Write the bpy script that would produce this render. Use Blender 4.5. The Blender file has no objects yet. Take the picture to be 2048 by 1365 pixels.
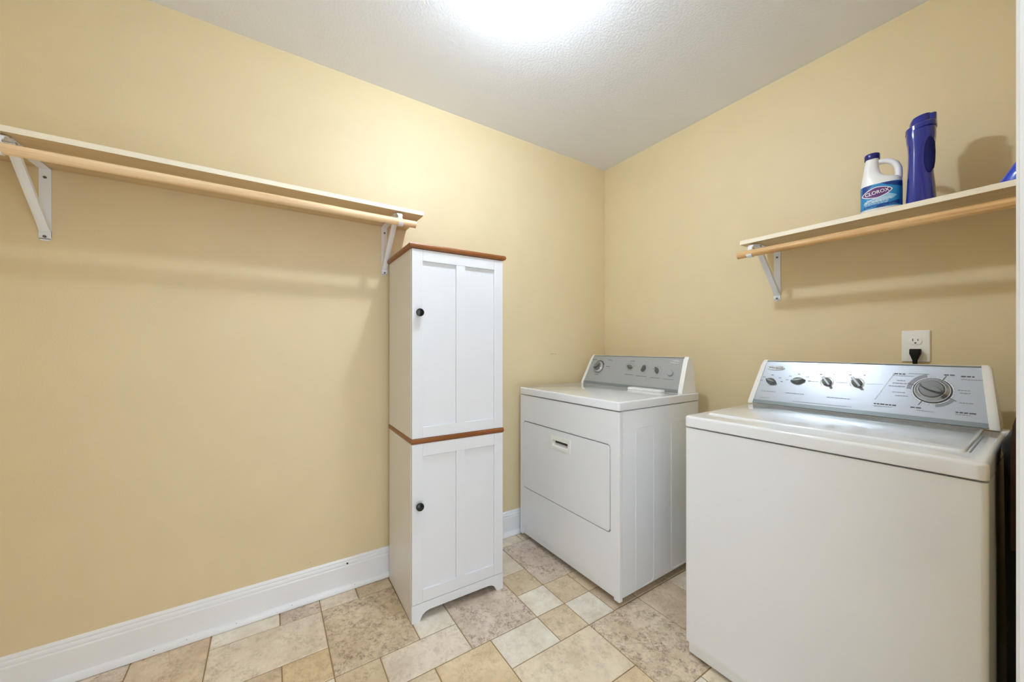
import bpy, bmesh, math, random
from mathutils import Vector, Matrix
R = math.radians
random.seed(7)
SC = bpy.context.scene
COL = SC.collection

# ------------------------------------------------------------------ camera
cam_d = bpy.data.cameras.new('camera')
cam_d.sensor_width = 36.0
cam_d.lens = 741.2 / 2048 * 36.0
cam_d.shift_y = 12.0 / 2048
cam_d.clip_start = 0.01
cam = bpy.data.objects.new('camera', cam_d)
COL.objects.link(cam)
cam.location = (1.856, -2.0118, 1.116)
cam.rotation_euler = (R(90), 0, R(90 - 33.25))
SC.camera = cam

# ------------------------------------------------------------------ world (soft fill light added as from a hall beyond the doorway) and exposure
world = bpy.data.worlds.new('world')
SC.world = world
world.use_nodes = True
WORLD_STRENGTH = 3.05
bg = world.node_tree.nodes['Background']
bg.inputs[0].default_value = (0.79, 0.893, 1.0, 1)
bg.inputs[1].default_value = WORLD_STRENGTH
LAMP_STRENGTH = 28.0
LAMP_WATTS = 24.5
LAMP_COLOR = (0.79, 0.90, 1.0)
SC.view_settings.view_transform = 'Standard'
SC.view_settings.look = 'None'
SC.view_settings.gamma = 1.0
SC.view_settings.use_curve_mapping = False
SC.view_settings.exposure = 0.03
SC.cycles.max_bounces = 12
SC.cycles.diffuse_bounces = 8
SC.cycles.caustics_reflective = False
SC.cycles.caustics_refractive = False

# ------------------------------------------------------------------ materials
def srgb(r, g, b):
    def c(v):
        v /= 255.0
        return v / 12.92 if v <= 0.04045 else ((v + 0.055) / 1.055) ** 2.4
    return (c(r), c(g), c(b), 1.0)

class NT:
    def __init__(self, name):
        self.m = bpy.data.materials.new(name)
        self.m.use_nodes = True
        self.t = self.m.node_tree
        self.b = self.t.nodes['Principled BSDF']
    def n(self, kind, **kw):
        x = self.t.nodes.new(kind)
        for k, v in kw.items():
            setattr(x, k, v)
        return x
    def l(self, a, ao, b, bi):
        self.t.links.new(a.outputs[ao], b.inputs[bi])
    def bump(self, src, out, strength, dist):
        bp = self.n('ShaderNodeBump')
        bp.inputs['Strength'].default_value = strength
        bp.inputs['Distance'].default_value = dist
        self.l(src, out, bp, 'Height')
        self.l(bp, 'Normal', self.b, 'Normal')
    def noise(self, scale, detail=3.0, rough=0.55, vec=None, coord='Object'):
        nz = self.n('ShaderNodeTexNoise')
        nz.inputs['Scale'].default_value = scale
        nz.inputs['Detail'].default_value = detail
        nz.inputs['Roughness'].default_value = rough
        if vec is None:
            tc = self.n('ShaderNodeTexCoord')
            self.l(tc, coord, nz, 'Vector')
        else:
            self.l(vec[0], vec[1], nz, 'Vector')
        return nz
    def ramp(self, src, out, stops):
        rp = self.n('ShaderNodeValToRGB')
        e = rp.color_ramp.elements
        while len(e) < len(stops):
            e.new(0.5)
        for i, (p, c) in enumerate(stops):
            e[i].position = p
            e[i].color = c
        self.l(src, out, rp, 'Fac')
        return rp

def plain(name, col, rough=0.5, metallic=0.0, spec=0.5, bump=None, coat=0.0, vary=0.03):
    m = NT(name)
    m.b.inputs['Roughness'].default_value = rough
    m.b.inputs['Metallic'].default_value = metallic
    m.b.inputs['Specular IOR Level'].default_value = spec
    if coat:
        m.b.inputs['Coat Weight'].default_value = coat
        m.b.inputs['Coat Roughness'].default_value = 0.08
    nz = m.noise(6.0, 2.0)
    lo = tuple(c * (1 - vary) for c in col[:3]) + (1,)
    hi = tuple(min(1, c * (1 + vary)) for c in col[:3]) + (1,)
    rp = m.ramp(nz, 'Fac', [(0.3, lo), (0.7, hi)])
    m.l(rp, 'Color', m.b, 'Base Color')
    if bump:
        nb = m.noise(bump[0], 2.0)
        m.bump(nb, 'Fac', bump[1], bump[2])
    return m.m

M = {}
M['wall'] = plain('yellow_wall_paint', srgb(222, 205, 168), 0.5, spec=0.3, bump=(220.0, 0.25, 0.0012), vary=0.015)
def ceiling_mat():
    m = NT('textured_ceiling_paint')
    m.b.inputs['Base Color'].default_value = srgb(230, 235, 246)
    m.b.inputs['Roughness'].default_value = 0.85
    a = m.noise(110.0, 4.0, 0.6)
    rp = m.ramp(a, 'Fac', [(0.42, (0, 0, 0, 1)), (0.6, (1, 1, 1, 1))])
    m.bump(rp, 'Color', 0.22, 0.002)
    return m.m
M['ceiling'] = ceiling_mat()
M['trim'] = plain('white_trim_gloss', srgb(236, 238, 243), 0.3, vary=0.01)
M['enamel'] = plain('white_appliance_enamel', srgb(234, 237, 242), 0.22, vary=0.006, bump=(900.0, 0.05, 0.0004), coat=0.3)
M['enamel_gloss'] = plain('glossy_white_enamel_top', srgb(234, 237, 242), 0.09, vary=0.004, coat=0.5)
M['plastic_white'] = plain('white_console_plastic', srgb(238, 238, 236), 0.3, vary=0.006)
M['lam'] = plain('white_cabinet_laminate', srgb(224, 225, 229), 0.35, vary=0.008)
M['steel_white'] = plain('white_bracket_enamel', srgb(234, 238, 246), 0.35, vary=0.01)
M['black'] = plain('black_knob', srgb(18, 17, 18), 0.22, vary=0.05)
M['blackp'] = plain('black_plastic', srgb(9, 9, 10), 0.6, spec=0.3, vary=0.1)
M['darkgap'] = plain('dark_recess', srgb(60, 58, 55), 0.7)
M['grey_fascia'] = plain('silver_grey_fascia', srgb(180, 186, 195), 0.3, metallic=0.35, vary=0.01)
M['grey_fascia_dryer'] = plain('grey_dryer_fascia', srgb(168, 172, 176), 0.32, metallic=0.25, vary=0.01)
M['grey_band'] = plain('dark_silver_band', srgb(132, 142, 146), 0.35, metallic=0.3, vary=0.01)
M['grey_knob'] = plain('grey_knob', srgb(120, 122, 122), 0.3, metallic=0.35)
M['chrome'] = plain('chrome', srgb(198, 200, 204), 0.2, metallic=0.75, vary=0.01)
M['badge'] = plain('pale_silver_badge', srgb(214, 216, 218), 0.3, metallic=0.1, vary=0.01)
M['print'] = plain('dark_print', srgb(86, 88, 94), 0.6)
M['print_light'] = plain('pale_print', srgb(238, 240, 243), 0.5)
M['print_mid'] = plain('mid_grey_print', srgb(140, 146, 154), 0.5)
M['outlet'] = plain('white_outlet_plastic', srgb(240, 240, 238), 0.3, vary=0.005)
M['navy'] = plain('navy_cap_plastic', srgb(32, 36, 120), 0.3)
M['brown_cloth'] = plain('dark_brown_cloth', srgb(52, 34, 20), 0.9, spec=0.2, vary=0.08)
M['bleach_white'] = plain('white_bottle_plastic', srgb(240, 241, 244), 0.35, vary=0.005)
M['purple'] = plain('purple_emblem_print', srgb(96, 50, 120), 0.4)
M['white_print'] = plain('white_print', srgb(245, 245, 248), 0.4)
M['pale_blue_print'] = plain('pale_blue_print', srgb(150, 205, 232), 0.4)
M['sky_blue_print'] = plain('sky_blue_print', srgb(40, 140, 205), 0.4)
M['deep_blue_print'] = plain('deep_blue_print', srgb(16, 60, 140), 0.4)
M['screw'] = plain('zinc_screw', srgb(120, 120, 122), 0.35, metallic=0.8)

def bottle_blue(name, c, rough=0.18):
    m = NT(name)
    m.b.inputs['Base Color'].default_value = c
    m.b.inputs['Roughness'].default_value = rough
    m.b.inputs['Coat Weight'].default_value = 0.5
    m.b.inputs['Subsurface Weight'].default_value = 0.0
    nz = m.noise(14.0, 2.0)
    m.bump(nz, 'Fac', 0.15, 0.003)
    return m.m
M['blue_bottle'] = bottle_blue('glossy_navy_bottle_plastic', srgb(24, 36, 142))
M['blue_shade'] = plain('shaded_navy_bottle_plastic', srgb(14, 17, 80), 0.7, spec=0.2)
M['blue_bright'] = bottle_blue('bright_blue_plastic', srgb(36, 70, 210), 0.3)

def wood(name, light, dark, axis, scale, rough=0.45):
    m = NT(name)
    m.b.inputs['Roughness'].default_value = rough
    tc = m.n('ShaderNodeTexCoord')
    mp = m.n('ShaderNodeMapping')
    s = [scale, scale, scale]
    s[axis] = scale * 0.03
    mp.inputs['Scale'].default_value = s
    m.l(tc, 'Object', mp, 'Vector')
    nz = m.noise(1.0, 5.0, 0.6, (mp, 'Vector'))
    rp = m.ramp(nz, 'Fac', [(0.33, dark), (0.62, light)])
    m.l(rp, 'Color', m.b, 'Base Color')
    m.bump(nz, 'Fac', 0.1, 0.001)
    return m.m
M['pine_y'] = wood('pine_rod_wood', srgb(242, 214, 174), srgb(214, 174, 128), 1, 90)
M['pine_x'] = wood('golden_pine_rod_wood', srgb(230, 194, 140), srgb(190, 142, 86), 0, 90)
M['shelf_y'] = wood('beige_shelf_laminate', srgb(214, 192, 154), srgb(202, 176, 134), 1, 40)
M['shelf_x'] = wood('beige_shelf_laminate_pale', srgb(214, 192, 154), srgb(202, 176, 134), 0, 40)
M['shelf_edge'] = plain('cream_shelf_edging', srgb(240, 232, 214), 0.5, vary=0.02)
M['stain'] = wood('honey_brown_stained_wood', srgb(152, 94, 46), srgb(120, 68, 28), 1, 60, 0.35)
M['grout'] = plain('tan_grout', srgb(150, 126, 92), 0.8, vary=0.06)

def tile_mat():
    m = NT('travertine_look_floor_tile')
    m.b.inputs['Roughness'].default_value = 0.42
    tc = m.n('ShaderNodeTexCoord')
    oi = m.n('ShaderNodeObjectInfo')
    mul = m.n('ShaderNodeMath', operation='MULTIPLY')
    mul.inputs[1].default_value = 37.0
    m.l(oi, 'Random', mul, 0)
    add = m.n('ShaderNodeVectorMath', operation='ADD')
    m.l(tc, 'Object', add, 0)
    cmb = m.n('ShaderNodeCombineXYZ')
    m.l(mul, 0, cmb, 0); m.l(mul, 0, cmb, 1); m.l(mul, 0, cmb, 2)
    m.l(cmb, 0, add, 1)
    big = m.noise(8.0, 5.0, 0.62, (add, 0))
    blot = m.noise(17.0, 3.0, 0.55, (add, 0))
    mid = m.noise(52.0, 6.0, 0.72, (add, 0))
    fine = m.noise(150.0, 5.0, 0.75, (add, 0))
    mid.inputs['Distortion'].default_value = 0.6
    lite = m.n('ShaderNodeMix', data_type='RGBA', blend_type='MULTIPLY')
    lite.inputs['Factor'].default_value = 1.0
    rb = m.ramp(big, 'Fac', [(0.3, (0.82, 0.77, 0.70, 1)), (0.48, (0.96, 0.94, 0.92, 1)), (0.66, (1.08, 1.08, 1.08, 1))])
    m.l(oi, 'Color', lite, 6)
    m.l(rb, 'Color', lite, 7)
    # speckled darker veins gathered in blots; how strong is kept in each tile's alpha
    rm = m.ramp(mid, 'Fac', [(0.40, (1, 1, 1, 1)), (0.58, (0, 0, 0, 1))])
    rf = m.ramp(fine, 'Fac', [(0.36, (1, 1, 1, 1)), (0.60, (0.25, 0.25, 0.25, 1))])
    rl = m.ramp(blot, 'Fac', [(0.40, (1, 1, 1, 1)), (0.64, (0.2, 0.2, 0.2, 1))])
    mm = m.n('ShaderNodeMath', operation='MULTIPLY')
    m.l(rm, 'Color', mm, 0); m.l(rf, 'Color', mm, 1)
    m2 = m.n('ShaderNodeMath', operation='MULTIPLY')
    m.l(mm, 0, m2, 0); m.l(rl, 'Color', m2, 1)
    sc = m.n('ShaderNodeMath', operation='MULTIPLY')
    sc.use_clamp = True
    m.l(m2, 0, sc, 0); m.l(oi, 'Alpha', sc, 1)
    mx = m.n('ShaderNodeMix', data_type='RGBA', blend_type='MIX')
    m.l(sc, 0, mx, 0)
    m.l(lite, 2, mx, 6)
    mx.inputs[7].default_value = srgb(134, 110, 86)
    m.l(mx, 2, m.b, 'Base Color')
    m.bump(mid, 'Fac', 0.2, 0.0012)
    return m.m
M['tile'] = tile_mat()

def emit_mat():
    # thin frosted glass: glows, and lets much of the bulb's light straight through
    m = NT('lit_frosted_glass')
    m.b.inputs['Base Color'].default_value = (0.9, 0.9, 0.88, 1)
    m.b.inputs['Emission Color'].default_value = LAMP_COLOR + (1,)
    m.b.inputs['Emission Strength'].default_value = LAMP_STRENGTH
    tr = m.n('ShaderNodeBsdfTransparent')
    mx = m.n('ShaderNodeMixShader')
    mx.inputs[0].default_value = 0.84
    m.l(m.b, 0, mx, 1); m.l(tr, 0, mx, 2)
    m.l(mx, 0, m.t.nodes['Material Output'], 'Surface')
    return m.m
M['lamp'] = emit_mat()

# ------------------------------------------------------------------ mesh helpers
def shade(bm, angle=35):
    for f in bm.faces:
        f.smooth = True
    for e in bm.edges:
        if len(e.link_faces) == 2:
            e.smooth = e.calc_face_angle(0) < R(angle)
        else:
            e.smooth = False

def obj(name, bm, mat, parent=None, smooth=True, loc=None):
    bmesh.ops.recalc_face_normals(bm, faces=bm.faces[:])
    if smooth:
        shade(bm)
    me = bpy.data.meshes.new(name)
    bm.to_mesh(me); bm.free()
    me.materials.append(M[mat] if isinstance(mat, str) else mat)
    o = bpy.data.objects.new(name, me)
    COL.objects.link(o)
    if parent is not None:
        o.parent = parent
    if loc is not None:
        o.location = loc
    return o

def tag(o, label, cat, group=None):
    o['label'] = label; o['category'] = cat
    if group:
        o['group'] = group
    return o

def thing(name, label, cat, loc=(0, 0, 0), rz=0.0, group=None):
    o = bpy.data.objects.new(name, None)
    o.empty_display_size = 0.05
    COL.objects.link(o)
    o.location = loc
    o.rotation_euler = (0, 0, R(rz))
    return tag(o, label, cat, group)

def struct(name, bm, mat, parent=None, smooth=False):
    o = obj(name, bm, mat, parent, smooth)
    if parent is None:
        o['kind'] = 'structure'
    return o

def box(bm, x0, x1, y0, y1, z0, z1, bev=0.0, seg=2):
    vs = [bm.verts.new((x, y, z)) for z in (z0, z1) for y in (y0, y1) for x in (x0, x1)]
    q = [(0, 2, 3, 1), (4, 5, 7, 6), (0, 1, 5, 4), (2, 6, 7, 3), (0, 4, 6, 2), (1, 3, 7, 5)]
    fs = [bm.faces.new([vs[i] for i in f]) for f in q]
    if bev > 0:
        es = list({e for f in fs for e in f.edges})
        bmesh.ops.bevel(bm, geom=es, offset=bev, segments=seg, profile=0.5, affect='EDGES')
    return bm

def newbox(*a, **k):
    return box(bmesh.new(), *a, **k)

def loft(bm, loops, cap=True, closed=True):
    rows = [[bm.verts.new(p) for p in lp] for lp in loops]
    n = len(rows[0])
    for a, b in zip(rows, rows[1:]):
        for i in range(n if closed else n - 1):
            j = (i + 1) % n
            bm.faces.new((a[i], a[j], b[j], b[i]))
    if cap:
        bm.faces.new(rows[0][::-1]); bm.faces.new(rows[-1])
    return bm

def tube(bm, pts, r, n=12, cap=True, closed=False):
    """round bar along a list of points; r a number or a list"""
    pts = [Vector(p) for p in pts]
    m = len(pts)
    rr = r if isinstance(r, (list, tuple)) else [r] * m
    loops = []
    prev = None
    for i, p in enumerate(pts):
        if closed:
            t = (pts[(i + 1) % m] - pts[i - 1]).normalized()
        else:
            t = (pts[min(i + 1, m - 1)] - pts[max(i - 1, 0)]).normalized()
        if prev is None:
            u = t.orthogonal().normalized()
        else:
            u = (prev - t * prev.dot(t)).normalized()
        prev = u
        v = t.cross(u)
        loops.append([p + (u * math.cos(a) + v * math.sin(a)) * rr[i] for a in [2 * math.pi * k / n for k in range(n)]])
    if closed:
        rows = [[bm.verts.new(p) for p in lp] for lp in loops]
        for i in range(m):
            a, b = rows[i], rows[(i + 1) % m]
            for k in range(n):
                j = (k + 1) % n
                bm.faces.new((a[k], a[j], b[j], b[k]))
        return bm
    return loft(bm, loops, cap)

def lathe(bm, prof, n=32, mat=None):
    """prof: list of (r, z), spun about z"""
    loops = [[(max(r, 1e-5) * math.cos(2 * math.pi * k / n), max(r, 1e-5) * math.sin(2 * math.pi * k / n), z) for k in range(n)] for r, z in prof]
    st = len(bm.verts)
    loft(bm, loops)
    if mat is not None:
        bm.verts.ensure_lookup_table()
        bmesh.ops.transform(bm, matrix=mat, verts=bm.verts[st:])
    return bm

def rrect(x0, x1, y0, y1, r, n=5):
    out = []
    for cx, cy, a0 in ((x1 - r, y1 - r, 0), (x0 + r, y1 - r, 90), (x0 + r, y0 + r, 180), (x1 - r, y0 + r, 270)):
        for k in range(n + 1):
            a = R(a0 + 90 * k / n)
            out.append((cx + r * math.cos(a), cy + r * math.sin(a)))
    return out

def plate(bm, outer, holes, fn, d0, d1):
    """flat outline (2D) with holes, swept from depth d0 to d1; fn(u, v, d) -> 3D"""
    tmp = bmesh.new()
    loops = []
    es = []
    for lp in [outer] + holes:
        vs = [tmp.verts.new((p[0], p[1], 0)) for p in lp]
        es += [tmp.edges.new((vs[i], vs[(i + 1) % len(vs)])) for i in range(len(vs))]
        loops.append(vs)
    bmesh.ops.triangle_fill(tmp, edges=es, use_beauty=True, use_dissolve=False)
    tmp.verts.index_update()
    co = [v.co.copy() for v in tmp.verts]
    tris = [[v.index for v in f.verts] for f in tmp.faces]
    lps = [[v.index for v in lp] for lp in loops]
    tmp.free()
    A = [bm.verts.new(fn(c.x, c.y, d0)) for c in co]
    B = [bm.verts.new(fn(c.x, c.y, d1)) for c in co]
    for t in tris:
        bm.faces.new([A[i] for i in t]); bm.faces.new([B[i] for i in reversed(t)])
    for lp in lps:
        for i in range(len(lp)):
            a, b = lp[i], lp[(i + 1) % len(lp)]
            bm.faces.new((A[a], A[b], B[b], B[a]))
    return bm

def text_verts(body, size, extrude=0.0):
    """flat letter mesh of a word, centred on the origin: (verts, faces)"""
    cu = bpy.data.curves.new('lettering', 'FONT')
    cu.body = body; cu.size = size; cu.align_x = 'CENTER'; cu.align_y = 'CENTER'
    cu.resolution_u = 3
    cu.offset = size * 0.012
    o = bpy.data.objects.new('lettering', cu)
    COL.objects.link(o)
    dg = bpy.context.evaluated_depsgraph_get()
    me = bpy.data.meshes.new_from_object(o.evaluated_get(dg))
    vs = [v.co.copy() for v in me.vertices]
    fs = [list(p.vertices) for p in me.polygons]
    bpy.data.objects.remove(o); bpy.data.curves.remove(cu); bpy.data.meshes.remove(me)
    return vs, fs

# ------------------------------------------------------------------ room shell
H = 2.38
YF = -2.90          # wall behind the left end of the long shelf
XD = 1.84           # doorway wall
XR = 2.08           # wall beside the washer
DO0, DO1, DOH = -2.26, -1.375, 2.04     # door opening
struct('wall_left', newbox(-0.12, 0, YF - 0.12, 0.12, -0.05, H + 0.05), 'wall')
struct('wall_back', newbox(0, XR + 0.12, 0, 0.12, -0.05, H + 0.05), 'wall')
struct('wall_front', newbox(0, XD + 0.12, YF - 0.12, YF, -0.05, H + 0.05), 'wall')
bm = newbox(XR, XR + 0.12, -1.25, 0, -0.05, H + 0.05)
box(bm, XD, XR + 0.12, -1.36, -1.25, -0.05, H + 0.05)
box(bm, XD, XD + 0.12, YF, DO0, -0.05, H + 0.05)
box(bm, XD, XD + 0.12, DO0, -1.36, DOH, H + 0.05)
struct('wall_right', bm, 'wall')
struct('ceiling', newbox(-0.12, XR + 0.12, YF - 0.12, 0.12, H, H + 0.1), 'ceiling')
floor = struct('floor', newbox(-0.12, XR + 0.3, YF - 0.12, 0.12, -0.08, -0.0030), 'grout')

# door casing and jamb, at the very right edge of the picture
def casing_profile(w):      # across the face: (distance from the opening, thickness)
    return [(0, 0), (0, 0.012), (0.004, 0.017), (0.012, 0.018), (w * 0.6, 0.018), (w * 0.8, 0.022), (w - 0.004, 0.022), (w, 0.018), (w, 0)]
bm = bmesh.new()
cw = 0.066
def casing_leg(y, s, z0, z1):
    loft(bm, [[(XD - t, y + s * d, z) for d, t in casing_profile(cw)] for z in (z0, z1)])
casing_leg(-1.357, 1, 0, DOH + 0.075)
casing_leg(DO0 - 0.012, -1, 0, DOH + 0.075)
loft(bm, [[(XD - t, y, DOH + 0.012 + d) for d, t in casing_profile(cw)] for y in (DO0 - 0.012, -1.357)])
struct('trim_1', bm, 'trim')
bm = newbox(XD, XD + 0.12, DO1 - 0.018, -1.3605, 0, DOH)
box(bm, XD, XD + 0.12, DO0, DO0 + 0.018, 0, DOH)
box(bm, XD, XD + 0.12, DO0 + 0.018, DO1 - 0.018, DOH - 0.018, DOH)
struct('trim_2', bm, 'trim')

# baseboards with a moulded top, and a quarter round at the floor
BBH = 0.140
def bb_profile():
    return [(0, 0), (0.014, 0), (0.014, 0.104), (0.0135, 0.107), (0.011, 0.110), (0.0115, 0.116), (0.0105, 0.122),
            (0.0075, 0.1255), (0.0075, 0.128), (0.0085, 0.131), (0.007, 0.136), (0.003, BBH), (0, BBH)]
def shoe_profile():
    pts = [(0.0142, 0.0)]
    for k in range(7):
        a = R(90 * k / 6)
        pts.append((0.0142 + 0.015 * math.cos(a), 0.002 + 0.022 * math.sin(a)))
    return pts
def baseboard(name, fn, a, b, label=None):
    bm = bmesh.new()
    loft(bm, [[fn(d, s, z) for d, z in bb_profile()] for s in (a, b)])
    o = struct(name, bm, 'trim')
    shade_o = bmesh.new()
    loft(shade_o, [[fn(d, s, z) for d, z in shoe_profile()] for s in (a, b)])
    obj('shoe_moulding', shade_o, 'trim', o)
    return o
bl = baseboard('baseboard_left', lambda d, s, z: (d, s, z), YF, 0)
baseboard('baseboard_back', lambda d, s, z: (s, -d, z), 0.03, XR)
baseboard('baseboard_front', lambda d, s, z: (s, YF + d, z), 0.03, XD)
baseboard('baseboard_right', lambda d, s, z: (XR - d, s, z), -1.25, -0.03)
# nail holes along the quarter round and a dark hole in the baseboard
for y in (-2.27, -2.36, -2.12, -1.93, -1.68):
    bm = bmesh.new(); lathe(bm, [(0.0016, 0), (0.0016, 0.0006)], 8, Matrix.Translation((0.0258, y, 0.0178)) @ Matrix.Rotation(R(52), 4, 'Y'))
    obj('nail_hole', bm, 'print_mid', bl)
bm = bmesh.new(); lathe(bm, [(0.004, 0), (0.004, 0.0012)], 12, Matrix.Translation((0.0112, -1.71, 0.118)) @ Matrix.Rotation(R(90), 4, 'Y'))
obj('screw_hole', bm, 'black', bl)

wl = bpy.data.objects['wall_left']
for y, z, L, a in ((-0.487, 1.072, 0.026, 2), (-0.46, 1.071, 0.010, -3), (-1.86, 0.165, 0.004, 80)):
    bm = newbox(0.0, 0.0003, -L / 2, L / 2, -0.0009, 0.0009)
    bmesh.ops.transform(bm, matrix=Matrix.Translation((0, y, z)) @ Matrix.Rotation(R(a), 4, 'X'), verts=bm.verts[:])
    obj('scuff_mark', bm, 'print', wl)

# ------------------------------------------------------------------ floor tiles, modular pattern
TX0, TU, TY0, TV = 0.03, 0.0750, -0.043, 0.0743
TONES = {
    'w': ((236, 230, 216), 0.35), 'lg': ((229, 218, 201), 0.55), 'be': ((228, 214, 190), 0.5),
    'tan': ((219, 202, 173), 0.7), 'or': ((228, 207, 171), 0.55), 'br': ((221, 203, 178), 0.7),
    'mau': ((219, 205, 190), 1.25), 'dk': ((221, 205, 181), 1.3),
}
tiles = [  # i0, i1, k0, k1, tone   (as laid in the room)
    (1, 6, 20, 24, 'dk'), (-1, 1, 22, 24, 'lg'), (-1, 1, 20, 22, 'tan'), (-1, 1, 24, 26, 'mau'), (-1, 1, 26, 29, 'w'),
    (1, 4, 24, 29, 'lg'), (-1, 4, 29, 32, 'br'), (-1, 1, 32, 36, 'mau'), (1, 4, 32, 34, 'br'), (4, 6, 24, 26, 'or'),
    (4, 7, 26, 29, 'br'), (6, 8, 22, 24, 'tan'), (6, 8, 24, 26, 'w'), (6, 8, 18, 22, 'lg'), (4, 6, 18, 20, 'w'),
    (3, 8, 14, 18, 'mau'), (8, 10, 14, 17, 'w'), (8, 11, 17, 20, 'or'), (8, 10, 20, 22, 'tan'), (10, 13, 12, 17, 'be'),
    (8, 10, 12, 14, 'tan'), (6, 8, 12, 14, 'w'), (4, 6, 12, 14, 'tan'), (1, 4, 12, 14, 'lg'), (1, 6, 8, 12, 'mau'),
    (-1, 1, 10, 12, 'lg'), (6, 8, 10, 12, 'tan'), (8, 10, 10, 12, 'w'), (10, 15, 8, 12, 'dk'), (10, 13, 5, 8, 'br'),
    (10, 12, 2, 5, 'lg'), (13, 15, 6, 8, 'w'), (13, 15, 12, 14, 'or'), (12, 15, 2, 6, 'lg'), (15, 17, 10, 12, 'w'), (15, 18, 7, 10, 'be'),
    (6, 8, 8, 10, 'tan'), (8, 10, 8, 10, 'br'), (8, 10, 5, 8, 'br'), (8, 10, 1, 5, 'tan'),
]
I0, I1, K0, K1 = -1, 28, -1, 39
occ = set()
for a, b, c, d, _ in tiles:
    for i in range(a, b):
        for k in range(c, d):
            occ.add((i, k))
shapes = [(5, 4), (3, 5), (2, 4), (3, 3), (2, 2), (2, 3), (3, 2), (1, 2), (2, 1), (1, 1)]
for k in range(K0, K1):
    for i in range(I0, I1):
        if (i, k) in occ:
            continue
        opts = []
        for w, h in shapes:
            if i + w <= I1 and k + h <= K1 and all((i + a, k + b) not in occ for a in range(w) for b in range(h)):
                opts.append((w, h))
        big = [s for s in opts if s[0] * s[1] >= 4] or opts
        w, h = random.choice(big[:5])
        tiles.append((i, i + w, k, k + h, random.choice(list(TONES))))
        for a in range(w):
            for b in range(h):
                occ.add((i + a, k + b))
tile_mesh = {}
G = 0.0018
def tile_geo(w, h):
    key = (round(w, 4), round(h, 4))
    if key not in tile_mesh:
        bm = bmesh.new()
        a, b = w / 2 - G, h / 2 - G
        e = 0.0028
        loft(bm, [[(-a, -b, -0.005), (a, -b, -0.005), (a, b, -0.005), (-a, b, -0.005)],
                  [(-a, -b, -0.0026), (a, -b, -0.0026), (a, b, -0.0026), (-a, b, -0.0026)],
                  [(-a + e, -b + e, 0), (a - e, -b + e, 0), (a - e, b - e, 0), (-a + e, b - e, 0)]])
        bmesh.ops.recalc_face_normals(bm, faces=bm.faces[:])
        me = bpy.data.meshes.new('floor_tile'); bm.to_mesh(me); bm.free()
        me.materials.append(M['tile'])
        tile_mesh[key] = me
    return tile_mesh[key]
for a, b, c, d, tone in tiles:
    x0, x1 = TX0 + a * TU, TX0 + b * TU
    y1, y0 = TY0 - c * TV, TY0 - d * TV
    x0, x1, y0, y1 = max(x0, -0.04), min(x1, XR + 0.05), max(y0, YF - 0.05), min(y1, 0.04)
    if x1 - x0 < 0.02 or y1 - y0 < 0.02:
        continue
    o = bpy.data.objects.new('floor_tile', tile_geo(x1 - x0, y1 - y0))
    COL.objects.link(o)
    o.parent = floor
    o.location = ((x0 + x1) / 2, (y0 + y1) / 2, 0)
    rgb, al = TONES[tone]
    j = random.uniform(-5, 5)
    o.color = srgb(*[v + j for v in rgb])[:3] + (al,)

# ------------------------------------------------------------------ ceiling light
cl = thing('ceiling_light', 'lit round frosted glass dome light on the textured ceiling', 'ceiling light', (0.885, -1.300, H))
bm = bmesh.new(); lathe(bm, [(0.150, 0.0), (0.158, -0.006), (0.158, -0.022), (0.146, -0.026), (0.144, -0.012), (0.02, -0.010)], 48)
obj('base_ring', bm, 'trim', cl)
bm = bmesh.new()
lathe(bm, [(0.143, -0.020)] + [(0.143 * math.cos(R(a)), -0.026 - 0.096 * math.sin(R(a))) for a in (0, 12, 24, 36, 48, 60, 72, 82, 89.5)], 48)
obj('glass_dome', bm, 'lamp', cl)
ld = bpy.data.lights.new('bulb', 'POINT')
ld.energy = LAMP_WATTS; ld.color = LAMP_COLOR; ld.shadow_soft_size = 0.024
lo_ = bpy.data.objects.new('bulb', ld); COL.objects.link(lo_); lo_.parent = cl; lo_.location = (0, 0, -0.052)

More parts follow.
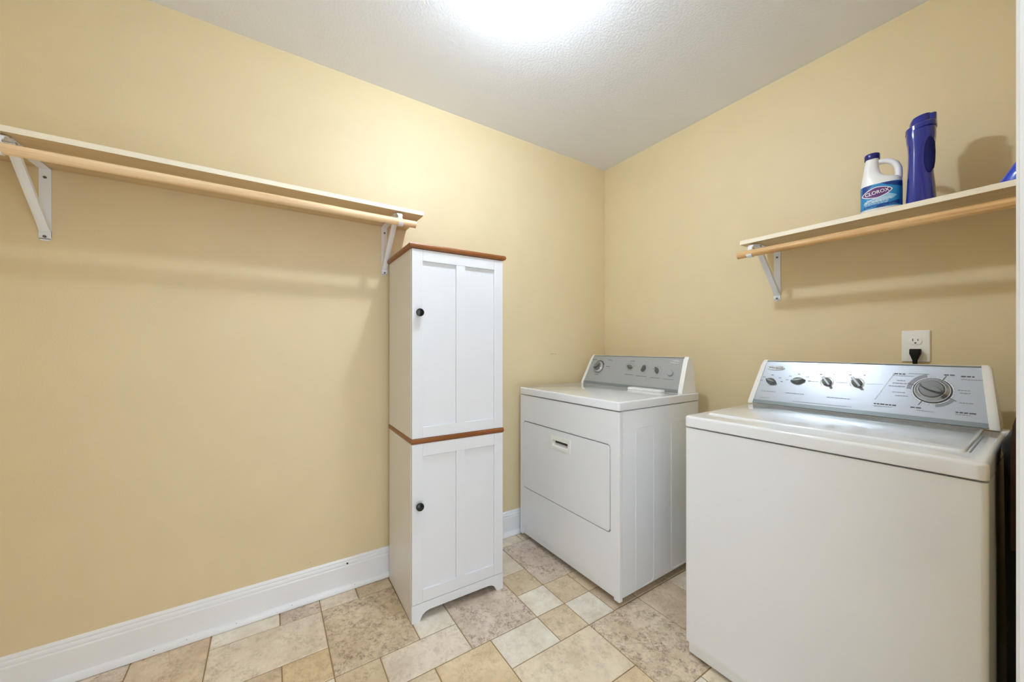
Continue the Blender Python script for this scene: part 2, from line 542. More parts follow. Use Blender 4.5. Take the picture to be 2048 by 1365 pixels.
# ------------------------------------------------------------------ shelf brackets: wall leg, arm under the board, diagonal channel, rod hook
def bracket(parent, fn, zt, depth, rod_d, rod_z, leg=0.236, flange=False):
    """fn(d, s, z): d out from the wall, s along the wall"""
    w = 0.0135
    bm = bmesh.new()
    def strip(pts, half, th):
        pts = [Vector((d, 0, z)) for d, z in pts]
        L, Rr = [], []
        loops = []
        for i, p in enumerate(pts):
            t = (pts[min(i + 1, len(pts) - 1)] - pts[max(i - 1, 0)]).normalized()
            nrm = Vector((-t.z, 0, t.x))
            loops.append([fn(p.x + nrm.x * q, s, p.z + nrm.z * q) for s, q in ((-half, 0), (half, 0), (half, th), (-half, th))])
        loft(bm, loops)
    # wall leg with rounded foot
    strip([(0.0035, zt - leg + 0.004), (0.0035, zt - leg + 0.012), (0.0035, zt - 0.002)], w, 0.003)
    bmf = [(s * w, 0) for s in (1, -1)]
    foot = [(w * math.cos(a), w * 0.55 * math.sin(a)) for a in [math.pi + math.pi * k / 8 for k in range(9)]]
    loops = [[fn(d, s, zt - leg + 0.006 + z) for s, z in foot] for d in (0.0005, 0.0035)]
    loft(bm, loops)
    # arm under the board
    strip([(0.0005, zt - 0.0035), (depth - 0.035, zt - 0.0035)], w, 0.003)
    # diagonal U channel, from the foot of the leg out to the arm
    a, b = Vector((0.005, 0, zt - leg + 0.03)), Vector((depth - 0.055, 0, zt - 0.006))
    t = (b - a).normalized(); nrm = Vector((t.z, 0, -t.x))
    def chan(p, hw):
        prof = [(-hw, -0.009), (-hw, 0.003), (-hw + 0.003, 0.005), (hw - 0.003, 0.005), (hw, 0.003), (hw, -0.009), (hw - 0.002, -0.009), (hw - 0.002, 0.002), (-hw + 0.002, 0.002), (-hw + 0.002, -0.009)]
        return [fn(p.x + nrm.x * q, s, p.z + nrm.z * q) for s, q in prof]
    loft(bm, [chan(a, w * 0.95), chan(a + t * 0.02, w * 0.85), chan(b - t * 0.02, w * 0.8), chan(b, w * 0.8)])
    strip([(0.0048, zt - leg + 0.012), (0.0052, zt - leg + 0.032)], w, 0.004)
    # web joining channel end to arm, then the nose that carries the hook
    strip([(depth - 0.075, zt - 0.0065), (depth - 0.02, zt - 0.0065), (depth - 0.004, zt - 0.012), (rod_d - 0.001, rod_z + 0.026)], w * 0.8, 0.0035)
    br = obj('bracket', bm, 'steel_white', parent)
    # hook strap round the rod
    bm = bmesh.new()
    hw = 0.0105
    ang = [R(x) for x in range(75, 75 + 286, 18)]
    lo = []
    for x in ang:
        c, s_ = math.cos(x), math.sin(x)
        ri, ro = 0.0154, 0.0182
        lo.append([fn(rod_d + ri * c, -hw, rod_z + ri * s_), fn(rod_d + ri * c, hw, rod_z + ri * s_), fn(rod_d + ro * c, hw, rod_z + ro * s_), fn(rod_d + ro * c, -hw, rod_z + ro * s_)])
    loft(bm, lo)
    lo = [[fn(d0, -hw * .8, z), fn(d0, hw * .8, z), fn(d0 + 0.003, hw * .8, z), fn(d0 + 0.003, -hw * .8, z)] for d0, z in ((rod_d + 0.0, rod_z + 0.0165), (rod_d - 0.001, rod_z + 0.03))]
    loft(bm, lo)
    obj('rod_hook', bm, 'steel_white', br)
    for z in (zt - 0.03, zt - leg + 0.012):
        bm = bmesh.new()
        ctr = Vector(fn(0.0085 if z < zt - 0.1 else 0.006, 0.0, z))
        out = (Vector(fn(1, 0, 0)) - Vector(fn(0, 0, 0))).normalized()
        mt = Matrix.Translation(ctr) @ out.to_track_quat('Z', 'Y').to_matrix().to_4x4()
        lathe(bm, [(0.0042, -0.003), (0.0042, 0.0), (0.003, 0.0014), (0.0, 0.0018)], 12, mt)
        obj('screw', bm, 'screw', br)
    return br

SHD = 0.257
# long shelf on the left wall
ls = thing('wall_shelf', 'long beige shelf on the left wall above the tall white cabinet', 'shelf', (0, 0, 0))
obj('board', newbox(0.0008, SHD, YF + 0.002, -1.434, 1.702, 1.7185, bev=0.0012, seg=1), 'shelf_y', ls)
obj('front_edge', newbox(SHD, SHD + 0.0012, YF + 0.002, -1.434, 1.702, 1.7187), 'shelf_edge', ls)
LR_D, LR_Z = 0.262, 1.653
for y in (-1.541, -2.625):
    bracket(ls, lambda d, s, z, y=y: (d, y + s, z), 1.7015, SHD, LR_D, LR_Z)
lr = tag(obj('closet_rod', tube(bmesh.new(), [(LR_D, YF + 0.004, LR_Z), (LR_D, -1.474, LR_Z)], 0.0150, 20), 'pine_y'),
         'pale pine hanging rod under the long left wall shelf', 'rod')
# short shelf on the back wall
rs = thing('wall_shelf', 'beige shelf above the washing machine, holding the bleach and blue bottle', 'shelf', (0, 0, 0))
obj('board', newbox(1.032, XR - 0.002, -SHD, -0.0008, 1.570, 1.5875, bev=0.0012, seg=1), 'shelf_x', rs)
obj('front_edge', newbox(1.032, XR - 0.002, -SHD - 0.0012, -SHD, 1.570, 1.5877), 'shelf_edge', rs)
RR_D, RR_Z = 0.266, 1.522
for x in (1.078, 1.93):
    bracket(rs, lambda d, s, z, x=x: (x + s, -d, z), 1.5695, SHD, RR_D, RR_Z)
tag(obj('closet_rod', tube(bmesh.new(), [(1.028, -RR_D, RR_Z), (XR - 0.003, -RR_D, RR_Z)], 0.0150, 20), 'pine_x'),
    'golden pine hanging rod under the shelf above the washing machine', 'rod')

# ------------------------------------------------------------------ tall storage cabinet
cab = thing('storage_cabinet', 'tall narrow white cabinet with brown wooden top and two black knobs', 'cabinet', (0.392, -1.533, 0), -1.05)
CW, CD = 0.426, 0.356
bm = newbox(-CD, -0.019, 0, CW, 0.7435, 1.515, bev=0.001, seg=1)
obj('upper_body', bm, 'lam', cab)
bm = newbox(-CD, -0.019, 0, CW, 0.074, 0.7225, bev=0.001, seg=1)
box(bm, -CD, -0.019, 0, 0.014, 0.0, 0.0745); box(bm, -CD, -0.019, CW - 0.014, CW, 0.0, 0.0745)
box(bm, -CD, -CD + 0.006, 0.014, CW - 0.014, 0.0, 0.0745)  # back panel added down to the floor, keeps light from under the arch
obj('lower_body', bm, 'lam', cab)
def board_edge(x0, x1, y0, y1, z0, z1, r):
    bm = bmesh.new()
    def lp(o, z):
        return [(x0, y0 - o, z), (x1 + o, y0 - o, z), (x1 + o, y1 + o, z), (x0, y1 + o, z)]
    loft(bm, [lp(-r, z0), lp(-r * .3, z0 + (z1 - z0) * .12), lp(0, z0 + (z1 - z0) * .35), lp(0, z0 + (z1 - z0) * .65), lp(-r * .4, z1 - (z1 - z0) * .08), lp(-r, z1)])
    return bm
obj('top_board', board_edge(-CD - 0.006, 0.011, -0.011, CW + 0.011, 1.5155, 1.537, 0.008), 'stain', cab)
obj('middle_board', board_edge(-CD, 0.0035, -0.0035, CW + 0.0035, 0.7228, 0.7432, 0.003), 'stain', cab)
def knob(parent, y, z):
    bm = bmesh.new()
    lathe(bm, [(0.007, 0.0), (0.007, 0.008), (0.010, 0.012), (0.0155, 0.016), (0.0165, 0.021), (0.0145, 0.026), (0.008, 0.0285), (0.0, 0.029)], 24,
          Matrix.Translation((0.0, y, z)) @ Matrix.Rotation(R(90), 4, 'Y'))
    k = obj('knob', bm, 'black', parent); k['label'] = 'round glossy black knob'
def cab_door(z0, z1, rb, rt, kz):
    d = obj('door', newbox(-0.018, -0.010, 0.0012, CW - 0.0012, z0, z1), 'lam', cab)
    e = 0.0012
    sl, sr, m0, m1 = 0.046, CW - 0.046, 0.194, 0.235
    obj('stile', newbox(-0.0099, 0, e, sl, z0, z1, bev=0.0008, seg=1), 'lam', d)
    obj('stile', newbox(-0.0099, 0, sr, CW - e, z0, z1, bev=0.0008, seg=1), 'lam', d)
    obj('rail', newbox(-0.0099, -0.0003, sl + .0003, sr - .0003, z0, z0 + rb, bev=0.0008, seg=1), 'lam', d)
    obj('rail', newbox(-0.0099, -0.0003, sl + .0003, sr - .0003, z1 - rt, z1, bev=0.0008, seg=1), 'lam', d)
    obj('mullion', newbox(-0.0099, -0.0008, m0, m1, z0 + rb, z1 - rt, bev=0.0008, seg=1), 'lam', d)
    knob(d, 0.028, kz)
cab_door(0.7445, 1.5135, 0.045, 0.046, 1.255)
cab_door(0.0735, 0.7215, 0.050, 0.052, 0.474)
arch = [(0.0, 0.0), (0.034, 0.0), (0.038, 0.012), (0.046, 0.024), (0.058, 0.032), (0.075, 0.036), (CW - 0.075, 0.036), (CW - 0.058, 0.032), (CW - 0.046, 0.024), (CW - 0.038, 0.012), (CW - 0.034, 0.0), (CW, 0.0), (CW, 0.072), (0, 0.072)]
bm = bmesh.new(); plate(bm, arch, [], lambda u, v, d: (d, u, v), -0.018, 0.0)
obj('arched_plinth', bm, 'lam', cab, smooth=False)

# ------------------------------------------------------------------ appliances
def ring_ridge(bm, fn, x0, x1, z0, z1, r, th):
    pts = [fn(u, v) for u, v in rrect(x0, x1, z0, z1, r, 4)]
    tube(bm, pts, th, 6, closed=True)

def fascia_matrix(yb, zb, yt, zt):
    t = Vector((0, yt - yb, zt - zb)).normalized()
    s = Vector((1, 0, 0))
    n = s.cross(t)
    m = Matrix.Identity(4)
    for i in range(3):
        m[i][0], m[i][1], m[i][2] = s[i], t[i], n[i]
    m[0][3], m[1][3], m[2][3] = 0, yb, zb
    return m

def in_frame(bm, mt, start=0):
    bm.verts.ensure_lookup_table()
    bmesh.ops.transform(bm, matrix=mt, verts=bm.verts[start:])
    return bm

def pointer_knob(parent, mt, s, t, ang, L=0.036, W=0.021):
    """pointed lozenge knob with a ridge"""
    bm = bmesh.new()
    def ol(k, h):
        out = []
        for i in range(24):
            a = 2 * math.pi * i / 24
            x = math.cos(a); y = math.sin(a)
            px = (L / 2) * x * (1 if abs(x) < .98 else 1.06)
            py = (W / 2) * y * (1 - 0.35 * abs(x) ** 2)
            out.append((px * k, py * k, h))
        return out
    def ridge(k, h):
        return [(p[0], p[1] * 0.35, p[2]) for p in ol(k, h)]
    loft(bm, [ol(1.08, 0), ol(1.08, 0.004), ol(0.95, 0.010), ridge(0.9, 0.017), ridge(0.82, 0.019)])
    in_frame(bm, mt @ Matrix.Translation((s, t, 0.0016)) @ Matrix.Rotation(R(ang), 4, 'Z'))
    obj('selector_knob', bm, 'grey_knob', parent)

def round_knob(parent, mt, s, t, ang, r=0.0145):
    bm = bmesh.new()
    lathe(bm, [(r, 0.0), (r, 0.006), (r * 0.92, 0.012), (r * 0.8, 0.013), (0, 0.0132)], 24)
    box(bm, -r * 1.45, r * 1.45, -r * 0.3, r * 0.3, 0.002, 0.018, bev=0.0012, seg=1)
    in_frame(bm, mt @ Matrix.Translation((s, t, 0.0016)) @ Matrix.Rotation(R(ang), 4, 'Z'))
    obj('selector_knob', bm, 'grey_knob', parent)

def dial(parent, mt, s, t, ang, r):
    bm = bmesh.new()
    lathe(bm, [(r * 1.03, 0.0), (r * 1.03, 0.003), (r, 0.005), (r * 0.97, 0.005), (r * 0.78, 0.014), (r * 0.7, 0.014)], 40)
    in_frame(bm, mt @ Matrix.Translation((s, t, 0.0016)))
    d = obj('timer_dial', bm, 'chrome', parent)
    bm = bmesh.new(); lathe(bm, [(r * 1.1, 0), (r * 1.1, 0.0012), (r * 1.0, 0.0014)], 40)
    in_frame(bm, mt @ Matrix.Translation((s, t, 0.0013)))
    obj('dial_dark_ring', bm, 'print', d)  # flat dark ring round the foot of the dial
    bm = bmesh.new()
    lathe(bm, [(r * 0.76, 0.006), (r * 0.74, 0.016), (r * 0.66, 0.019), (0, 0.0195)], 32)
    st = len(bm.verts)
    def bar(k, h):
        return [(r * 0.72 * k * math.cos(a), r * 0.2 * k * math.sin(a), h) for a in [2 * math.pi * i / 20 for i in range(20)]]
    loft(bm, [bar(1, 0.012), bar(1, 0.026), bar(0.86, 0.029)])
    in_frame(bm, mt @ Matrix.Translation((s, t, 0.0016)) @ Matrix.Rotation(R(ang), 4, 'Z'))
    obj('dial_grip', bm, 'grey_knob', d)

def flat_marks(parent, name, mt, marks, mat, lift=0.0014):
    """thin printed bars: (s, t, length, height, angle)"""
    bm = bmesh.new()
    for s, t, L, h, a in marks:
        st = len(bm.verts)
        box(bm, -L / 2, L / 2, -h / 2, h / 2, 0, 0.0003)
        in_frame(bm, mt @ Matrix.Translation((s, t, lift)) @ Matrix.Rotation(R(a), 4, 'Z'), st)
    o = obj(name, bm, mat, parent, smooth=False)
    o['kind'] = 'stuff'
    return o

def arc_mark(bm, s, t, r0, r1, a0, a1, lift, n=14):
    lo = []
    for k in range(n + 1):
        a = R(a0 + (a1 - a0) * k / n)
        c, q = math.cos(a), math.sin(a)
        lo.append([(s + r0 * c, t + r0 * q, lift), (s + r1 * c, t + r1 * q, lift), (s + r1 * c, t + r1 * q, lift + 0.0003), (s + r0 * c, t + r0 * q, lift + 0.0003)])
    loft(bm, lo)

def micro_text(marks, s, t, L, h, seedv, ang=0):
    """a line of print too small to read: short bars the length of its words"""
    rnd = random.Random(seedv)
    x = -L / 2
    while x < L / 2 - h:
        w = min(rnd.uniform(1.2, 3.6) * h, L / 2 - x)
        marks.append((s + (x + w / 2) * math.cos(R(ang)), t + (x + w / 2) * math.sin(R(ang)), w, h, ang))
        x += w + 0.55 * h

def badge(parent, mt, s, t, a=0.033, b=0.0105):
    bm = bmesh.new()
    def el(k, h):
        return [(a * k * math.cos(2 * math.pi * i / 32), b * k * math.sin(2 * math.pi * i / 32), h) for i in range(32)]
    loft(bm, [el(1, 0), el(1, 0.0018), el(0.93, 0.003), el(0.86, 0.0022)])
    in_frame(bm, mt @ Matrix.Translation((s, t, 0.0014)))
    o = obj('brand_badge', bm, 'badge', parent)
    bm = bmesh.new()
    vs, fs = text_verts('Whirlpool', 0.0125)
    vv = [bm.verts.new((p.x, p.y, 0.0026)) for p in vs]
    for f in fs:
        bm.faces.new([vv[i] for i in f])
    in_frame(bm, mt @ Matrix.Translation((s, t, 0.0014)))
    obj('brand_lettering', bm, 'print', o, smooth=False)

def console(root, x0b, x1b, x0t, x1t, yb, zb, yt, zt, yback, capw, face='grey_fascia'):
    """control panel: white end caps, silver fascia, darker band along the foot"""
    mt = fascia_matrix(yb, zb, yt, zt)
    L = math.hypot(yt - yb, zt - zb)
    def side(o, k=1.0):
        # outline in (y, z); o = how far it stands proud of the fascia
        n = Vector((zb - zt, yt - yb)).normalized()  # outward (y, z)
        n = Vector((-(zt - zb), (yt - yb))).normalized()
        def fa(f, bulge):
            return (yb + (yt - yb) * f + n.x * (o + bulge), zb + (zt - zb) * f + n.y * (o + bulge))
        pts = [(yb + n.x * o * .4, zb - 0.004), fa(0.04, 0), fa(0.3, 0), fa(0.6, 0), fa(0.9, 0), fa(0.975, -0.002), (yt + 0.008, zt + 0.006 + o * .4), (yt + 0.022, zt + 0.005), (yt + 0.036, zt - 0.004),
               (yback - 0.008, zt - 0.026), (yback - 0.001, zt - 0.062), (yback, zb - 0.004)]
        return pts
    def sx(f, b, t):
        return b + (t - b) * f
    bm = bmesh.new()
    pr = side(-0.004)
    def xs(z, b, t):
        f = max(0, min(1.05, (z - zb) / (zt - zb)))
        return b + (t - b) * f
    loft(bm, [[(xs(z, x0b, x0t) + capw * .5, y, z) for y, z in pr], [(xs(z, x1b, x1t) - capw * .5, y, z) for y, z in pr]])
    c = obj('console', bm, 'plastic_white', root)
    # fascia
    bm = bmesh.new()
    f0 = 0.075
    def slab(b0, b1, th0, th1):
        def row(tt, nn, lft):
            z = zb + (zt - zb) * tt / L
            x = (xs(z, x0b, x0t) + capw) if lft else (xs(z, x1b, x1t) - capw)
            return (x, tt, nn)
        A = [row(b0, th0, True), row(b1, th0, True), row(b1, th1, True), row(b0, th1, True)]
        B = [row(b0, th0, False), row(b1, th0, False), row(b1, th1, False), row(b0, th1, False)]
        loft(bm, [A, B])
    slab(L * f0, L * 0.995, -0.006, 0.001)
    in_frame(bm, mt)
    fo = obj('fascia', bm, face, c)
    bm = bmesh.new()
    slab(-0.001, L * f0 - 0.0004, -0.006, 0.0022)
    in_frame(bm, mt)
    obj('fascia_band', bm, 'grey_band', c)
    # top edge strip
    bm = bmesh.new()
    loft(bm, [[(x, yt - 0.0025, zt + 0.001), (x, yt + 0.004, zt + 0.004), (x, yt + 0.014, zt + 0.004), (x, yt + 0.014, zt - 0.002)] for x in (x0t + capw, x1t - capw)])
    obj('top_strip', bm, 'grey_band', c)
    for lft in (True, False):
        bm = bmesh.new()
        pr = side(0.0035)
        lo = []
        for f, k in ((0.0, 0.0), (0.15, 0.65), (0.35, 1.0), (1.0, 1.0)):
            row = []
            cy = sum(p[0] for p in pr) / len(pr); cz = zb
            for y, z in pr:
                x = (xs(z, x0b, x0t) + capw * f) if lft else (xs(z, x1b, x1t) - capw * f)
                q = 1 - 0.035 * (1 - k)
                row.append((x, cy + (y - cy) * q, cz + (z - cz) * q))
            lo.append(row)
        loft(bm, lo)
        obj('end_cap', bm, 'plastic_white', c)
    return c, mt, L

def body_shell(bm, x0, x1, y0, y1, z0, z1, r=0.010):
    pts = []
    for cx, cy, a0 in ((x1 - r, y0 + r, 270), (x1 - .003, y1 - .003, 0), (x0 + .003, y1 - .003, 90), (x0 + r, y0 + r, 180)):
        rr = r if cy < (y0 + y1) / 2 else .003
        for k in range(5):
            a = R(a0 + 90 * k / 4)
            pts.append((cx + rr * math.cos(a), cy + rr * math.sin(a)))
    loft(bm, [[(p[0], p[1], z) for p in pts] for z in (z0, z1)])
    return bm

def top_slab(bm, x0, x1, y0, y1, z0, z1, r=0.012, e=0.007):
    def lp(o, z):
        return [(p[0], p[1], z) for p in rrect(x0 + o, x1 - o, y0 + o, y1 - o, max(r - o, 0.003), 4)]
    lo = [lp(0.002, z0), lp(0, z0 + 0.002)]
    for k in range(5):
        a = R(90 * k / 4)
        lo.append(lp(e * (1 - math.cos(a)), z1 - e + e * math.sin(a)))
    loft(bm, lo)
    return bm

def feet(root, pts):
    for x, y in pts:
        bm = bmesh.new(); lathe(bm, [(0.016, 0.0), (0.018, 0.004), (0.016, 0.010), (0.007, 0.012), (0.007, 0.03)], 16, Matrix.Translation((x, y, 0)))
        obj('levelling_foot', bm, 'blackp', root)

# ---- dryer
dr = thing('clothes_dryer', 'white front loading dryer with square drop door in the corner', 'dryer', (0.056, -0.774, 0), 0.45)
DW, DDp = 0.734, 0.612
feet(dr, [(0.05, 0.06), (DW - 0.05, 0.06), (0.05, DDp - 0.06), (DW - 0.05, DDp - 0.06)])
b = obj('body', newbox(0.002, DW - 0.002, 0.0240, DDp, 0.036, 0.838, bev=0.003), 'enamel', dr)
bm = bmesh.new()
ring_ridge(bm, lambda u, v: (DW - 0.002, u, v), 0.112, 0.238, 0.042, 0.755, 0.02, 0.0016)
ring_ridge(bm, lambda u, v: (DW - 0.002, u, v), 0.375, 0.530, 0.046, 0.755, 0.02, 0.0016)
obj('side_embossing', bm, 'enamel', b)
# front panel: rounded side edges, opening for the door, stepped kick strip below
fx0, fx1 = 0.004, DW - 0.004
hole = rrect(0.036, 0.687, 0.304, 0.690, 0.018, 5)
outer = [(fx0, 0.027), (0.026, 0.027), (0.030, 0.062), (0.038, 0.070), (0.694, 0.070), (0.702, 0.062), (0.706, 0.027), (fx1, 0.027), (fx1, 0.8375), (fx0, 0.8375)]
bm = bmesh.new(); plate(bm, outer, [hole], lambda u, v, d: (u, d, v), 0.0, 0.021)
# rounded vertical edges
for xa, s in ((fx0, -1), (fx1, 1)):
    lo = [[(xa + s * 0.004 * math.sin(R(a)), 0.004 - 0.004 * math.cos(R(a)), z) for a in (0, 30, 60, 90)] + [(xa + s * 0.004, 0.021, z), (xa, 0.021, z)] for z in (0.027, 0.8375)]
    loft(bm, lo)
fp = obj('front_panel', bm, 'enamel', dr)
obj('kick_strip', newbox(0.020, 0.712, 0.0090, 0.020, 0.0300, 0.0705), 'enamel', fp)
dhole = rrect(0.291, 0.428, 0.594, 0.650, 0.004, 3)
bm = bmesh.new(); plate(bm, rrect(0.0410, 0.6820, 0.3090, 0.6850, 0.014, 5), [dhole], lambda u, v, d: (u, d, v), -0.0015, 0.016)
dd = obj('door', bm, 'enamel', dr)
obj('door_gap_shade', newbox(0.030, 0.692, 0.0212, 0.0238, 0.298, 0.696), 'darkgap', fp)  # dark sheet behind the door gap, standing in for its shade
bm = bmesh.new()
plate(bm, rrect(0.286, 0.433, 0.589, 0.655, 0.004, 3), [rrect(0.301, 0.416, 0.603, 0.634, 0.003, 3)], lambda u, v, d: (u, d, v), -0.0045, -0.0017)
# pocket
p = [(0.301, 0.603), (0.416, 0.603), (0.416, 0.634), (0.301, 0.634)]
inn = [(0.303, 0.616), (0.414, 0.616), (0.414, 0.634), (0.303, 0.634)]
rows = [[bm.verts.new((u, -0.0018, v)) for u, v in p], [bm.verts.new((u, 0.015, v)) for u, v in inn]]
for i in range(4):
    j = (i + 1) % 4
    bm.faces.new((rows[0][i], rows[0][j], rows[1][j], rows[1][i]))
bm.faces.new(rows[1])
hd = obj('handle', bm, 'plastic_white', dd)
obj('handle_recess', newbox(0.305, 0.412, 0.0125, 0.0145, 0.617, 0.6335), 'darkgap', dd)
bm = top_slab(bmesh.new(), -0.002, DW + 0.002, -0.004, DDp + 0.004, 0.8425, 0.881)
tp = obj('top_panel', bm, 'enamel_gloss', dr)
DC = dict(x0b=0.010, x1b=0.722, x0t=0.040, x1t=0.712, yb=0.482, zb=0.885, yt=0.552, zt=1.058, yback=0.606, capw=0.022, face='grey_fascia_dryer')
c, mt, L = console(dr, **DC)
# lint screen lid
bm = bmesh.new(); top_slab(bm, 0.42, 0.630, 0.432, 0.486, 0.8812, 0.8930, 0.014, 0.006)
obj('lint_screen_lid', bm, 'plastic_white', tp)
dial(c, mt, 0.128, 0.112, 35, 0.036)
pointer_knob(c, mt, 0.369, 0.122, -15)
pointer_knob(c, mt, 0.466, 0.116, 70)
pointer_knob(c, mt, 0.551, 0.110, 110)
bm = bmesh.new(); lathe(bm, [(0.0165, 0), (0.0165, 0.007), (0.014, 0.010), (0, 0.0105)], 24)
in_frame(bm, mt @ Matrix.Translation((0.634, 0.100, 0.0014)))
obj('start_button', bm, 'grey_fascia_dryer', c)
badge(c, mt, 0.650, 0.163, 0.030, 0.0095)
mk = []
micro_text(mk, 0.078, 0.160, 0.04, 0.004, 1); micro_text(mk, 0.21, 0.160, 0.036, 0.003, 2); micro_text(mk, 0.205, 0.117, 0.036, 0.003, 3)
micro_text(mk, 0.13, 0.06, 0.036, 0.003, 4); micro_text(mk, 0.376, 0.075, 0.06, 0.0025, 5); micro_text(mk, 0.46, 0.072, 0.07, 0.0025, 6)
micro_text(mk, 0.55, 0.068, 0.06, 0.0025, 7); micro_text(mk, 0.63, 0.066, 0.06, 0.0022, 8); micro_text(mk, 0.376, 0.160, 0.03, 0.003, 9)
for a in range(0, 360, 30):
    mk.append((0.128 + 0.046 * math.cos(R(a)), 0.112 + 0.046 * math.sin(R(a)), 0.005, 0.0015, a))
for cx, cy in ((0.369, 0.122), (0.466, 0.116), (0.551, 0.110)):
    for a in (20, 55, 90, 125, 160):
        mk.append((cx + 0.027 * math.cos(R(a)), cy + 0.024 * math.sin(R(a)), 0.005, 0.002, 0))
flat_marks(c, 'printed_markings', mt, mk, 'print')
bm = bmesh.new(); arc_mark(bm, 0.128, 0.112, 0.0405, 0.0445, 20, 130, 0.0014); in_frame(bm, mt)
obj('dial_arc', bm, 'print', c)

# ---- washer
wa = thing('washing_machine', 'white top loading washing machine under the right shelf', 'washing machine', (1.0748, -0.7506, 0), 0.97)
WW, WD = 0.679, 0.600
feet(wa, [(0.05, 0.06), (WW - 0.05, 0.06), (0.05, WD - 0.06), (WW - 0.05, WD - 0.06)])
bm = bmesh.new()
body_shell(bm, 0.0, WW, 0.0, WD, 0.056, 0.8255, 0.012)
wb = obj('body', bm, 'enamel', wa)
bm = bmesh.new()
body_shell(bm, 0.004, WW - 0.004, 0.011, WD, 0.014, 0.0565, 0.012)
obj('kick_strip', bm, 'enamel', wb)
bm = bmesh.new()
top_slab(bm, -0.001, WW + 0.001, -0.004, WD - 0.01, 0.830, 0.8685, 0.016, 0.009)
wt = obj('top_panel', bm, 'enamel_gloss', wa)
# lid: sits in a shallow frame, slightly crowned, dark slot on its right
bm = bmesh.new()
top_slab(bm, 0.030, 0.640, 0.092, 0.500, 0.8660, 0.8735, 0.016, 0.005)
lid = obj('lid', bm, 'enamel_gloss', wa)
obj('lid_slot', newbox(0.6425, 0.6475, 0.10, 0.425, 0.866, 0.8692, bev=0.0015, seg=1), 'grey_band', wt)
obj('hinge_block', newbox(WW - 0.012, WW + 0.004, 0.50, 0.56, 0.831, 0.872, bev=0.003), 'plastic_white', wt)
WC = dict(x0b=-0.008 + 0.004, x1b=0.668, x0t=0.022, x1t=0.648, yb=0.496, zb=0.8765, yt=0.576, zt=1.052, yback=0.62, capw=0.020)
c, mt, L = console(wa, **WC)
K = [(0.072, 0.100), (0.166, 0.110), (0.259, 0.113), (0.346, 0.116)]
pointer_knob(c, mt, *K[0], -20, 0.040, 0.026)
pointer_knob(c, mt, *K[1], 12, 0.044, 0.026)
round_knob(c, mt, *K[2], 125)
round_knob(c, mt, *K[3], 125)
dial(c, mt, 0.531, 0.106, -25, 0.040)
badge(c, mt, 0.080, 0.163, 0.033, 0.0105)
mk, ml, mg = [], [], []
for cx, cy in K[:2]:
    for i, a in enumerate((5, 40, 90, 140, 175)):
        micro_text(mk, cx + 0.038 * math.cos(R(a)), cy + 0.030 * math.sin(R(a)), 0.009, 0.0026, i)
for cx, cy in K[2:]:
    for a in (60, 125):
        micro_text(mk, cx + 0.038 * math.cos(R(a)), cy + 0.038 * math.sin(R(a)), 0.008, 0.0028, a)
micro_text(mg, 0.068, 0.055, 0.052, 0.0034, 21); micro_text(mg, 0.162, 0.055, 0.062, 0.0034, 22); micro_text(mg, 0.30, 0.052, 0.07, 0.0030, 23)
micro_text(mg, 0.06, 0.026, 0.04, 0.002, 24); micro_text(mg, 0.25, 0.022, 0.18, 0.002, 25)
micro_text(mk, 0.455, 0.160, 0.036, 0.004, 26); micro_text(mg, 0.462, 0.153, 0.05, 0.002, 27)
micro_text(mk, 0.425, 0.044, 0.056, 0.004, 28); micro_text(mg, 0.42, 0.036, 0.045, 0.002, 29)
micro_text(mk, 0.604, 0.160, 0.030, 0.004, 30); micro_text(mg, 0.612, 0.150, 0.044, 0.002, 31)
micro_text(mk, 0.604, 0.040, 0.042, 0.004, 32); micro_text(mg, 0.598, 0.033, 0.03, 0.002, 33)
micro_text(mk, 0.565, 0.163, 0.022, 0.004, 34); micro_text(mk, 0.498, 0.043, 0.024, 0.004, 35)
micro_text(mg, 0.455, 0.125, 0.034, 0.0026, 36); micro_text(mg, 0.45, 0.114, 0.042, 0.0026, 37); micro_text(mg, 0.458, 0.135, 0.02, 0.0026, 38)
micro_text(mg, 0.598, 0.113, 0.026, 0.0026, 39); micro_text(mg, 0.60, 0.104, 0.022, 0.0026, 40); micro_text(mg, 0.604, 0.072, 0.03, 0.0026, 41)
micro_text(mg, 0.455, 0.092, 0.03, 0.0024, 42); micro_text(mg, 0.463, 0.080, 0.03, 0.0024, 43); micro_text(mg, 0.52, 0.034, 0.04, 0.002, 44)
micro_text(mg, 0.50, 0.163, 0.05, 0.002, 45)
for a in range(0, 360, 12):
    mg.append((0.531 + 0.0475 * math.cos(R(a)), 0.106 + 0.0475 * math.sin(R(a)), 0.004, 0.001, a))
for a in (160, 62, -30, -118):
    mk.append((0.531 + 0.052 * math.cos(R(a)), 0.106 + 0.052 * math.sin(R(a)), 0.016, 0.002, a))
flat_marks(c, 'printed_markings', mt, mk, 'print')
flat_marks(c, 'fine_print', mt, mg, 'print_mid')
